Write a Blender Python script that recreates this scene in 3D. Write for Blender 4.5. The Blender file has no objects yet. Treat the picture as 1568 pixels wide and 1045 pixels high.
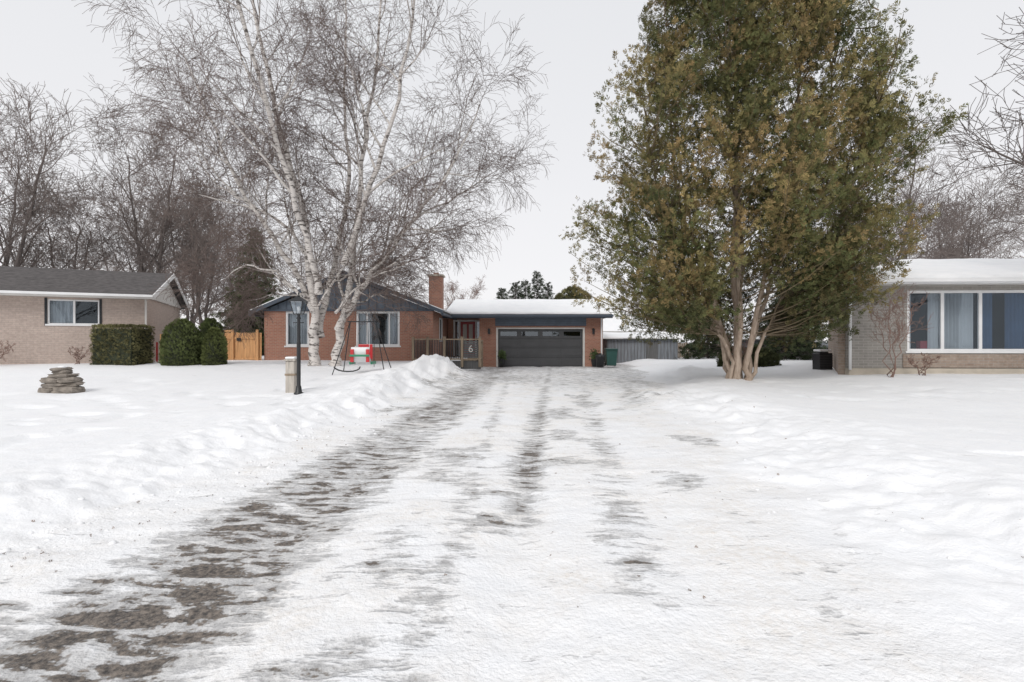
import bpy, math, random
import numpy as np
from mathutils import Vector, Matrix
R=math.radians
scene=bpy.context.scene
rng=np.random.default_rng(7)
random.seed(7)

# ------------------------------------------------------------------ noise
def _hash(ix,iy,seed):
    h=(ix.astype(np.int64)*374761393+iy.astype(np.int64)*668265263+seed*1442695041)&0xffffffff
    h=((h^(h>>13))*1274126177)&0xffffffff
    return ((h^(h>>16))&0xffff)/65535.0
def vnoise(x,y,seed=0):
    ix=np.floor(x);iy=np.floor(y);fx=x-ix;fy=y-iy
    fx=fx*fx*(3-2*fx);fy=fy*fy*(3-2*fy)
    a=_hash(ix,iy,seed);b=_hash(ix+1,iy,seed);c=_hash(ix,iy+1,seed);d=_hash(ix+1,iy+1,seed)
    return (a*(1-fx)+b*fx)*(1-fy)+(c*(1-fx)+d*fx)*fy
def fbm(x,y,seed=0,o=4):
    s=0;a=.5;t=0
    ca,sa=math.cos(.6),math.sin(.6)
    for i in range(o):
        s=s+a*vnoise(x*2**i+i*17.3,y*2**i-i*9.1,seed+i);t+=a;a*=.5
        x,y=x*ca-y*sa,x*sa+y*ca
    return s/t
def sst(a,b,x):
    t=np.clip((x-a)/(b-a),0,1);return t*t*(3-2*t)

# ------------------------------------------------------------------ materials
def newmat(name):
    m=bpy.data.materials.new(name);m.use_nodes=True
    nt=m.node_tree;b=nt.nodes['Principled BSDF'];return m,nt,b
def mixc(nt,fac,a,b,blend='MIX'):
    n=nt.nodes.new('ShaderNodeMix');n.data_type='RGBA';n.blend_type=blend
    def put(s,v):
        if isinstance(v,bpy.types.NodeSocket): nt.links.new(v,s)
        elif isinstance(v,(int,float)): s.default_value=v
        else: s.default_value=(v[0],v[1],v[2],1)
    put(n.inputs[0],fac);put(n.inputs[6],a);put(n.inputs[7],b)
    return n.outputs[2]
def mapr(nt,v,a,b,c=0.,d=1.):
    n=nt.nodes.new('ShaderNodeMapRange');nt.links.new(v,n.inputs[0])
    for i,k in enumerate((a,b,c,d)): n.inputs[i+1].default_value=k
    return n.outputs[0]
def math_(nt,op,a,b=0.):
    n=nt.nodes.new('ShaderNodeMath');n.operation=op
    for i,v in enumerate((a,b)):
        if isinstance(v,bpy.types.NodeSocket): nt.links.new(v,n.inputs[i])
        else: n.inputs[i].default_value=v
    return n.outputs[0]
def noise(nt,vec,scale,detail=3,rough=.55,dist=0.):
    n=nt.nodes.new('ShaderNodeTexNoise');n.inputs['Scale'].default_value=scale;n.inputs['Detail'].default_value=detail
    n.inputs['Roughness'].default_value=rough;n.inputs['Distortion'].default_value=dist
    if vec is not None: nt.links.new(vec,n.inputs['Vector'])
    return n.outputs[0]
def objco(nt,scale=None):
    t=nt.nodes.new('ShaderNodeTexCoord');o=t.outputs['Object']
    if scale:
        m=nt.nodes.new('ShaderNodeMapping');nt.links.new(o,m.inputs[0]);m.inputs['Scale'].default_value=scale;o=m.outputs[0]
    return o
def bump(nt,b,h,strength=.3,dist=.02):
    n=nt.nodes.new('ShaderNodeBump');n.inputs['Strength'].default_value=strength;n.inputs['Distance'].default_value=dist
    nt.links.new(h,n.inputs['Height']);nt.links.new(n.outputs[0],b.inputs['Normal'])
def plain(name,col,rough=.6,var=.2,sc=6.,metal=0.,bmp=.15,stretch=None):
    m,nt,b=newmat(name);o=objco(nt,stretch)
    n=noise(nt,o,sc,3);f=mapr(nt,n,.3,.7)
    c=mixc(nt,f,[x*(1-var) for x in col],[min(1,x*(1+var)) for x in col])
    nt.links.new(c,b.inputs['Base Color']);b.inputs['Roughness'].default_value=rough;b.inputs['Metallic'].default_value=metal
    if bmp: bump(nt,b,noise(nt,o,sc*6,2),bmp,.01)
    return m
def brick(name,c1,c2,mort,bw=.22,rh=.075):
    m,nt,b=newmat(name);o=objco(nt)
    s=nt.nodes.new('ShaderNodeSeparateXYZ');nt.links.new(o,s.inputs[0])
    c=nt.nodes.new('ShaderNodeCombineXYZ');nt.links.new(math_(nt,'ADD',s.outputs[0],s.outputs[1]),c.inputs[0]);nt.links.new(s.outputs[2],c.inputs[1])
    t=nt.nodes.new('ShaderNodeTexBrick');nt.links.new(c.outputs[0],t.inputs['Vector'])
    t.inputs['Scale'].default_value=1;t.inputs['Brick Width'].default_value=bw;t.inputs['Row Height'].default_value=rh
    t.inputs['Mortar Size'].default_value=.009;t.inputs['Mortar Smooth'].default_value=.2
    t.inputs['Color1'].default_value=(*c1,1);t.inputs['Color2'].default_value=(*c2,1);t.inputs['Mortar'].default_value=(*mort,1)
    n=noise(nt,o,1.3,4);col=mixc(nt,mapr(nt,n,.3,.7,0,.4),t.outputs[0],[x*.65 for x in c1])
    n2=noise(nt,o,9,2);col=mixc(nt,mapr(nt,n2,.4,.75,0,.4),col,[min(1,x*1.5) for x in c2])
    nt.links.new(col,b.inputs['Base Color']);b.inputs['Roughness'].default_value=.9
    bump(nt,b,math_(nt,'SUBTRACT',1.,t.outputs['Fac']),.5,.008)
    return m
def attrmat(name,rough=.75):
    m,nt,b=newmat(name)
    a=nt.nodes.new('ShaderNodeAttribute');a.attribute_name='col'
    nt.links.new(a.outputs['Color'],b.inputs['Base Color']);b.inputs['Roughness'].default_value=rough
    b.inputs['Specular IOR Level'].default_value=.2
    return m
def bark(name,twig,limb,dark,r0,r1,birch=False):
    m,nt,b=newmat(name)
    a=nt.nodes.new('ShaderNodeAttribute');a.attribute_name='rad'
    f=mapr(nt,a.outputs['Fac'],r0,r1)
    o=objco(nt,(1,1,3.0) if birch else (3,3,.6))
    n=noise(nt,o,3.2,4,.65)
    lc=mixc(nt,mapr(nt,n,.53,.61) if birch else mapr(nt,n,.35,.65),limb,dark)
    if birch:
        n2=noise(nt,objco(nt,(2,2,14)),2.2,2);lc=mixc(nt,mapr(nt,n2,.58,.66,0,.75),lc,dark)
    nt.links.new(mixc(nt,f,twig,lc),b.inputs['Base Color']);b.inputs['Roughness'].default_value=.85
    return m
def glassmat(name,tint=(.8,.85,.9),refl=.25):
    m=bpy.data.materials.new(name);m.use_nodes=True;nt=m.node_tree;nt.nodes.clear()
    out=nt.nodes.new('ShaderNodeOutputMaterial');mx=nt.nodes.new('ShaderNodeMixShader')
    t=nt.nodes.new('ShaderNodeBsdfTransparent');t.inputs[0].default_value=(*tint,1)
    g=nt.nodes.new('ShaderNodeBsdfGlossy');g.inputs['Roughness'].default_value=.02;g.inputs[0].default_value=(.85,.93,1,1)
    bn=nt.nodes.new('ShaderNodeBump');bn.inputs['Strength'].default_value=.02;bn.inputs['Distance'].default_value=.03
    nt.links.new(noise(nt,objco(nt),1.5,2),bn.inputs['Height']);nt.links.new(bn.outputs[0],g.inputs['Normal'])
    mx.inputs[0].default_value=refl
    nt.links.new(t.outputs[0],mx.inputs[1]);nt.links.new(g.outputs[0],mx.inputs[2]);nt.links.new(mx.outputs[0],out.inputs[0])
    return m

M={}
M['brick_red']=brick('red_brick',(.42,.20,.135),(.32,.14,.095),(.40,.34,.29))
M['brick_pale']=brick('pale_brick',(.50,.41,.355),(.43,.345,.30),(.36,.31,.28))
M['brick_grey']=brick('grey_brick',(.33,.31,.285),(.25,.235,.215),(.42,.40,.37),.30,.09)
M['brick_tan']=brick('tan_brick',(.27,.20,.155),(.34,.27,.22),(.33,.31,.28),.30,.09)
M['blue']=plain('slate_blue_siding',(.115,.145,.185),.6,.15,3)
M['bluedk']=plain('dark_blue_trim',(.07,.09,.12),.5,.1,3)
M['white']=plain('white_paint',(.76,.76,.76),.5,.05,2)
M['cream']=plain('pale_soffit',(.62,.60,.57),.6,.06,2)
M['char']=plain('charcoal_paint',(.066,.067,.071),.45,.1,2,bmp=.05)
M['chard']=plain('charcoal_groove',(.028,.028,.03),.6,.1,2)
M['black']=plain('black_metal',(.018,.019,.021),.4,.2,8,bmp=.05)
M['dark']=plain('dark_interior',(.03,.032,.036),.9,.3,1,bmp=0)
M['shingle']=plain('asphalt_shingles',(.085,.077,.076),.9,.35,5,bmp=.6)
M['wood']=plain('weathered_wood',(.27,.21,.15),.8,.25,3,stretch=(4,4,.5))
M['cedarw']=plain('cedar_fence_wood',(.60,.33,.15),.75,.22,2.5,stretch=(5,5,.5))
M['greyw']=plain('grey_barn_wood',(.20,.215,.235),.85,.3,3,stretch=(6,6,.4))
M['greywd']=plain('dark_old_wood',(.12,.12,.12),.85,.3,3,stretch=(6,6,.4))
M['conc']=plain('foundation_concrete',(.47,.42,.35),.9,.12,3)
M['stone']=plain('field_stone',(.24,.21,.18),.9,.45,4,bmp=.6)
M['curt']=plain('curtain_fabric',(.62,.60,.57),.9,.05,2)
M['curtb']=plain('blue_curtain',(.07,.12,.20),.9,.1,2)
M['red']=plain('red_paint',(.34,.04,.045),.45,.1,3)
M['redp']=plain('red_plastic',(.5,.03,.035),.35,.05,3,bmp=0)
M['greenp']=plain('green_plastic',(.03,.22,.12),.4,.05,3,bmp=0)
M['bin']=plain('green_bin_plastic',(.02,.075,.065),.45,.1,3,bmp=0)
M['postw']=plain('pale_post_wood',(.48,.44,.39),.85,.25,5,stretch=(4,4,.6))
M['glass']=glassmat('window_glass',(.8,.84,.88),.045)
M['glassd']=glassmat('garage_glass',(.4,.42,.45),.13)
M['foliage']=attrmat('foliage')
M['birch']=bark('birch_bark',(.155,.115,.10),(.64,.60,.565),(.11,.095,.085),.009,.026,True)
M['bark']=bark('dark_bark',(.15,.125,.115),(.13,.11,.10),(.07,.06,.05),.012,.06)
M['barkf']=bark('far_bark_hazed',(.20,.165,.15),(.16,.135,.125),(.10,.085,.078),.012,.06)  # bark lightened, distance haze is put into the colour
M['barkc']=bark('cedar_bark',(.15,.115,.06),(.52,.42,.335),(.27,.20,.15),.014,.05)
M['barkr']=bark('reddish_twigs',(.24,.15,.12),(.20,.16,.14),(.12,.09,.08),.01,.05)
def snowmat(name):
    m,nt,b=newmat(name);o=objco(nt)
    n=noise(nt,o,2,3);nt.links.new(mixc(nt,mapr(nt,n,.3,.7),(.86,.87,.885),(.92,.92,.925)),b.inputs['Base Color'])
    b.inputs['Roughness'].default_value=.7;b.inputs['Specular IOR Level'].default_value=.25
    bump(nt,b,noise(nt,o,9,4),.3,.04);return m
M['snow']=snowmat('roof_snow')

# ------------------------------------------------------------------ mesh helpers
def link(o,parent=None):
    scene.collection.objects.link(o)
    if parent: o.parent=parent
    return o
def empty(name,loc=(0,0,0),rz=0):
    o=bpy.data.objects.new(name,None);o.location=loc;o.rotation_euler=(0,0,rz);o.empty_display_size=.3
    scene.collection.objects.link(o);return o
def mesh(name,v,f,mat,parent=None,smooth=False,loc=(0,0,0),rz=0,bevel=0):
    me=bpy.data.meshes.new(name);me.from_pydata([tuple(p) for p in v],[],[tuple(p) for p in f]);me.update()
    mats=mat if isinstance(mat,(list,tuple)) else [mat]
    for k in mats: me.materials.append(k)
    if smooth: me.polygons.foreach_set('use_smooth',[True]*len(me.polygons))
    o=bpy.data.objects.new(name,me);o.location=loc;o.rotation_euler=(0,0,rz);link(o,parent)
    if bevel:
        md=o.modifiers.new('bevel','BEVEL');md.width=bevel;md.segments=2
    return o
BF=[(0,3,2,1),(4,5,6,7),(0,1,5,4),(1,2,6,5),(2,3,7,6),(3,0,4,7)]
def boxes(name,L,mat,parent=None,bevel=0,**k):
    v=[];f=[]
    for (x0,x1,y0,y1,z0,z1) in L:
        b=len(v)
        v+=[(x0,y0,z0),(x1,y0,z0),(x1,y1,z0),(x0,y1,z0),(x0,y0,z1),(x1,y0,z1),(x1,y1,z1),(x0,y1,z1)]
        f+=[tuple(b+i for i in q) for q in BF]
    return mesh(name,v,f,mat,parent,bevel=bevel,**k)
def prism(name,pts,y0,y1,mat,parent=None,bevel=0,**k):
    n=len(pts);v=[(x,y0,z) for x,z in pts]+[(x,y1,z) for x,z in pts]
    f=[tuple(range(n)),tuple(range(2*n-1,n-1,-1))]+[(i,i+n,(i+1)%n+n,(i+1)%n) for i in range(n)]
    return mesh(name,v,f,mat,parent,bevel=bevel,**k)
def lathe(name,prof,mat,parent=None,n=20,loc=(0,0,0),smooth=True):
    v=[];f=[]
    for r,z in prof:
        for i in range(n):
            a=2*math.pi*i/n;v.append((r*math.cos(a),r*math.sin(a),z))
    for j in range(len(prof)-1):
        for i in range(n):
            f.append((j*n+i,j*n+(i+1)%n,(j+1)*n+(i+1)%n,(j+1)*n+i))
    f.append(tuple(range(n-1,-1,-1)));f.append(tuple((len(prof)-1)*n+i for i in range(n)))
    return mesh(name,v,f,mat,parent,smooth,loc=loc)
def rod(name,pts,r,mat,parent=None,n=8):
    v=[];f=[];pts=[Vector(p) for p in pts]
    for i,p in enumerate(pts):
        t=(pts[min(i+1,len(pts)-1)]-pts[max(i-1,0)]).normalized()
        a=t.cross(Vector((.31,.12,.94)) if abs(t.z)<.9 else Vector((1,0,0))).normalized();b=t.cross(a)
        for k in range(n):
            w=2*math.pi*k/n;v.append(p+(a*math.cos(w)+b*math.sin(w))*r)
    for i in range(len(pts)-1):
        for k in range(n): f.append((i*n+k,i*n+(k+1)%n,(i+1)*n+(k+1)%n,(i+1)*n+k))
    f.append(tuple(range(n-1,-1,-1)));f.append(tuple((len(pts)-1)*n+i for i in range(n)))
    return mesh(name,v,f,mat,parent,True)
def wall(name,L,z0,z1,holes,th,mat,parent,loc=(0,0,0),rz=0):
    xs=sorted({0,L}|{h[0] for h in holes}|{h[1] for h in holes});zs=sorted({z0,z1}|{h[2] for h in holes}|{h[3] for h in holes})
    v=[];f=[]
    def q(*p): b=len(v);v.extend(p);f.append((b,b+1,b+2,b+3))
    def ish(x,z): return any(h[0]<x<h[1] and h[2]<z<h[3] for h in holes)
    for i in range(len(xs)-1):
        for j in range(len(zs)-1):
            a,b_,c,d=xs[i],xs[i+1],zs[j],zs[j+1]
            if ish((a+b_)/2,(c+d)/2): continue
            q((a,0,c),(b_,0,c),(b_,0,d),(a,0,d));q((a,th,c),(a,th,d),(b_,th,d),(b_,th,c))
    for a,b_,c,d in list(holes):
        q((a,0,c),(a,0,d),(a,th,d),(a,th,c));q((b_,0,c),(b_,th,c),(b_,th,d),(b_,0,d))
        q((a,0,c),(a,th,c),(b_,th,c),(b_,0,c));q((a,0,d),(b_,0,d),(b_,th,d),(a,th,d))
    q((0,0,z0),(0,0,z1),(0,th,z1),(0,th,z0));q((L,0,z0),(L,th,z0),(L,th,z1),(L,0,z1))
    q((0,0,z1),(L,0,z1),(L,th,z1),(0,th,z1))
    return mesh(name,v,f,mat,parent,loc=loc,rz=rz)
def curtain(name,x0,x1,z0,z1,y,mat,parent,folds=14):
    v=[];f=[];n=folds*6
    for i in range(n+1):
        x=x0+(x1-x0)*i/n;yy=y+.03*math.sin(i/6*2*math.pi)+.01*math.sin(i*.9)
        v+=[(x,yy,z0),(x,yy,z1)]
    for i in range(n): f.append((2*i,2*i+2,2*i+3,2*i+1))
    return mesh(name,v,f,mat,parent,True)
def window(parent,x0,x1,z0,z1,y,mull=(),curt=None,fw=.08,sill=True,room=True,mw=.035):
    g=.004
    L=[(x0+g,x0+fw,y-.03,y+.08,z0+g,z1-g),(x1-fw,x1-g,y-.03,y+.08,z0+g,z1-g),(x0+fw,x1-fw,y-.03,y+.08,z1-fw,z1-g),(x0+fw,x1-fw,y-.03,y+.08,z0+g,z0+fw)]
    for m in mull: L.append((m-mw,m+mw,y-.01,y+.06,z0+fw,z1-fw))
    boxes('window_frame',L,M['white'],parent)
    if sill: boxes('window_sill',[(x0-.06,x1+.06,y-.09,y-.034,z0-.05,z0+.02)],M['white'],parent,bevel=.005)
    boxes('window_glass',[(x0+fw,x1-fw,y+.03,y+.036,z0+fw,z1-fw)],M['glass'],parent)
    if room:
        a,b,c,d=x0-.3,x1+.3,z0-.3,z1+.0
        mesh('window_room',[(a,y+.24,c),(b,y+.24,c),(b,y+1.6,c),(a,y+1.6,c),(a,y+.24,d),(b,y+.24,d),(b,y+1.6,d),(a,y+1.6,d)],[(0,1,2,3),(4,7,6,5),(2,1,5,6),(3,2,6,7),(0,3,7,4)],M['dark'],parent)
    for c in (curt or []): curtain('window_curtain',c[0],c[1],z0+.04,z1-.04,y+.16,c[2],parent,max(3,int((c[1]-c[0])*9)))

# ------------------------------------------------------------------ ground
yk=[-100,0,3.5,5,8,12,17,24,29,34];rk=[2.3,2.2,2.25,2.45,3.0,3.8,4.8,6.2,6.9,7.2]
lk=[-5.2,-5.0,-3.35,-3.05,-2.85,-2.75,-2.6,-2.2,-1.9,-1.9]
def height(x,y,detail=True):
    x=np.asarray(x,float);y=np.asarray(y,float)
    w=(fbm(x*0+3.1,y*.9,5,3)-.5)*.7+(fbm(x*1.5,y*1.5,9,3)-.5)*.9
    xl=np.interp(y,yk,lk)+w;xr=np.interp(y,yk,rk)-w*1.3
    dl=xl-x;dr=x-xr
    hl=.19+.28*sst(10,22,y)+.07*sst(2,12,dl)
    hr=.19+.06*sst(8,16,y)+.12*sst(3,8,dr)*sst(8,16,y)
    lumps=fbm(x*2.3,y*2.3,21,5)-.5;lump2=fbm(x*.45,y*.45,31,3)-.5;cl=fbm(x*6.5,y*6.5,25,4)-.5
    far=sst(5,10,y)
    bl=sst(0,1.35-.35*far,dl)*hl+(.02+.06*far)*np.exp(-((dl-.8)/.55)**2)+((.09+.06*far)*lumps+.085*cl)*np.exp(-((dl-.6)/.9)**2)
    br=sst(0,2.0,dr)*hr+.04*np.exp(-((dr-1.3)/.8)**2)+(.10*lumps+.055*cl)*np.exp(-((dr-.9)/1.2)**2)
    h=np.where(dl>-.6,bl*sst(-.6,.3,dl),0)+np.where(dr>-.6,br*sst(-.6,.3,dr),0)
    on=np.maximum(sst(.4,2.0,dl),sst(1.2,3,dr))
    h=h+on*lump2*.08+on*(fbm(x*1.2,y*1.2,41,4)-.5)*.04+on*cl*.010
    h=h+.52*np.exp(-(((x+2.8)/1.05)**2+((y-20.8)/2.3)**2))*(.75+.9*lumps)+.22*np.exp(-(((x+3.6)/1.3)**2+((y-16)/3.5)**2))*(.7+.9*lumps)
    h=h+.22*np.exp(-(((x-7.2)/2.0)**2+((y-20)/1.2)**2))*(.7+1.2*lumps)
    h=h+.22*np.exp(-(((x-4.0)/.9)**2+((y-12.5)/2.5)**2))*(.6+1.2*lumps)
    if detail:
        dv=1-np.clip(np.maximum(sst(0,.6,dl),sst(0,.6,dr)),0,1)
        ruts=0
        for c,wd,dp in ((-1.6,.5,.035),(.15,.22,.03),(1.25,.25,.02)):
            cc=c+.06*(y-5)*(1 if c>0 else .6);ruts=ruts-dp*np.exp(-((x-cc)/wd)**2)
        h=h+dv*(ruts+(fbm(x*1.3,y*5,51,4)-.5)*.025+(fbm(x*3.5,y*4.5,57,4)-.5)*.032)
        ft=sst(.60,.70,vnoise(x*2.6,y*2.6,77))*sst(.5,.62,fbm(x*.25,y*.25,78,2))*on*.05*np.where(y<16,1,0);h=h-ft
    return h,dl,dr
def gz(x,y): return float(height(np.array([x]),np.array([y]))[0][0])
def axis(dense_lo,dense_hi,step,grow,lo,hi):
    a=list(np.arange(dense_lo,dense_hi,step));s=step;c=a[-1]
    while c<hi: s*=grow;c+=s;a.append(c)
    s=step;c=a[0]
    while c>lo: s*=grow;c-=s;a.insert(0,c)
    return np.array(a)
xs=axis(-5.0,4.5,.03,1.03,-700,700)
ys=axis(1.6,7,.028,1.02,-60,900)
X,Y=np.meshgrid(xs,ys);H,DL,DR=height(X,Y)
v=np.stack([X,Y,H],-1).reshape(-1,3);nx=len(xs);ny=len(ys)
idx=np.arange(nx*ny).reshape(ny,nx)
fq=np.stack([idx[:-1,:-1],idx[:-1,1:],idx[1:,1:],idx[1:,:-1]],-1).reshape(-1,4)
def npmesh(name,v,f,mat,parent=None,smooth=False,attrs=None,loc=(0,0,0)):
    me=bpy.data.meshes.new(name);k=f.shape[1]
    me.vertices.add(len(v));me.vertices.foreach_set('co',v.astype(np.float32).ravel())
    me.loops.add(f.size);me.loops.foreach_set('vertex_index',f.astype(np.int32).ravel())
    me.polygons.add(len(f));me.polygons.foreach_set('loop_start',np.arange(0,f.size,k,dtype=np.int32))
    me.update(calc_edges=True)
    if smooth: me.polygons.foreach_set('use_smooth',np.ones(len(f),bool))
    for an,av in (attrs or {}).items():
        if av.ndim==1:
            a=me.attributes.new(an,'FLOAT','POINT');a.data.foreach_set('value',av.astype(np.float32))
        else:
            a=me.attributes.new(an,'FLOAT_COLOR','POINT');a.data.foreach_set('color',np.concatenate([av,np.ones((len(av),1))],1).astype(np.float32).ravel())
    me.materials.append(mat)
    o=bpy.data.objects.new(name,me);o.location=loc;link(o,parent);return o
on=1-np.clip(np.maximum(sst(-.15,.3,DL),sst(-.3,.3,DR)),0,1)
cl=-1.85+.06*(Y-5)
D=.90*np.exp(-(np.abs(X-cl)/.72)**4)*(.58+.72*fbm(X*.6,Y*.5,91,2))
D=np.maximum(D,.86*np.exp(-((X-(.12+.085*(Y-5)))/.25)**2)*sst(3.2,4.5,Y)*(.55+.75*fbm(X*.9,Y*.7,92,2)))
D=np.maximum(D,.66*np.exp(-((X-(1.0+.12*(Y-5)))/.26)**2)*sst(2.2,3.4,Y)*(.45+.9*fbm(X*1.2,Y*1.,93,2)))
D=np.maximum(D,.62*np.exp(-((X-(-.42+.02*(Y-5)))/.2)**2)*(.45+.9*fbm(X*1.2,Y*1.,94,2)))
D=np.maximum(D,.66*np.exp(-((X-(1.7+.17*(Y-5)))/.5)**2)*sst(8,13,Y))
D=np.maximum(D,.72*sst(9,21,Y)*(.6+.7*fbm(X*.5,Y*.3,95,2)))
D=np.maximum(D,.14+.58*sst(.56,.74,fbm(X*1.1,Y*1.1,97,2)))
D=D*on
m,nt,b=newmat('snow_and_asphalt')
a=nt.nodes.new('ShaderNodeAttribute');a.attribute_name='dens'
a2=nt.nodes.new('ShaderNodeAttribute');a2.attribute_name='drive'
o=objco(nt)
mp=nt.nodes.new('ShaderNodeMapping');mp.inputs['Rotation'].default_value=(0,0,R(-9));mp.inputs['Scale'].default_value=(1.6,5.6,1);nt.links.new(o,mp.inputs[0])
n1=noise(nt,mp.outputs[0],1.7,3,.6,.4);n2=noise(nt,o,3.8,4,.65);n3=noise(nt,o,34,2,.65)
nn=math_(nt,'ADD',math_(nt,'MULTIPLY',n1,.50),math_(nt,'MULTIPLY',n2,.36));nn=math_(nt,'ADD',nn,math_(nt,'MULTIPLY',n3,.14))
nn=mapr(nt,nn,.34,.66)
val=math_(nt,'ADD',nn,math_(nt,'MULTIPLY',a.outputs['Fac'],.8))
slush=mapr(nt,val,.84,1.12);asph=mapr(nt,val,1.23,1.35)
dn=noise(nt,o,.9,2,.6);fine=noise(nt,o,13,4,.7)
snow=mixc(nt,mapr(nt,n2,.3,.7),(.88,.89,.91),(.93,.93,.938))
dirty=mixc(nt,mapr(nt,fine,.42,.72),(.90,.89,.88),(.77,.71,.64))
snow=mixc(nt,math_(nt,'MULTIPLY',mapr(nt,dn,.40,.66),math_(nt,'MULTIPLY',a2.outputs['Fac'],.75)),snow,dirty)
speck=mapr(nt,n3,.72,.76)
snow=mixc(nt,math_(nt,'MULTIPLY',speck,math_(nt,'MULTIPLY',mapr(nt,dn,.42,.6),.6)),snow,(.2,.15,.1))
c=mixc(nt,math_(nt,'MULTIPLY',slush,.85),snow,mixc(nt,mapr(nt,fine,.35,.65),(.33,.325,.325),(.66,.655,.65)))
c=mixc(nt,asph,c,mixc(nt,mapr(nt,n3,.35,.65),(.06,.055,.052),(.24,.205,.175)))
nt.links.new(c,b.inputs['Base Color'])
nt.links.new(mapr(nt,asph,0,1,.72,.45),b.inputs['Roughness']);b.inputs['Specular IOR Level'].default_value=.3
hh=math_(nt,'SUBTRACT',math_(nt,'ADD',math_(nt,'MULTIPLY',fine,.7),math_(nt,'MULTIPLY',n3,.4)),math_(nt,'MULTIPLY',slush,.6))
bn=nt.nodes.new('ShaderNodeBump');bn.inputs['Distance'].default_value=.05;nt.links.new(hh,bn.inputs['Height'])
nt.links.new(mapr(nt,a2.outputs['Fac'],0,1,.34,.58),bn.inputs['Strength']);nt.links.new(bn.outputs[0],b.inputs['Normal'])
npmesh('snow_covered_ground',v,fq,m,smooth=True,attrs={'dens':D.reshape(-1),'drive':on.reshape(-1)})

def clods():
    import bmesh
    bm=bmesh.new();bmesh.ops.create_icosphere(bm,subdivisions=1,radius=1)
    tv=np.array([q.co[:] for q in bm.verts]);tf=np.array([[w.index for w in q.verts] for q in bm.faces]);bm.free()
    n=500;V=[];F=[]
    y=4*np.exp(rng.uniform(0,2.0,n))-.8
    side=rng.random(n)
    xl=np.interp(y,yk,lk);xr=np.interp(y,yk,rk)
    x=np.where(side<.85,xl+rng.normal(-.1,.3,n),xr+rng.normal(.3,.4,n))
    h=height(x,y)[0];s=.006+.020*rng.random(n)**3
    for i in range(n):
        d=tv*(1+rng.normal(0,.22,(len(tv),1)))*s[i]*np.array([1.2,1,.7])
        V.append(d+[x[i],y[i],h[i]]);F.append(tf+i*len(tv))
    npmesh('snow_clods',np.concatenate(V),np.concatenate(F),M['snow'],smooth=False)
clods()

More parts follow.
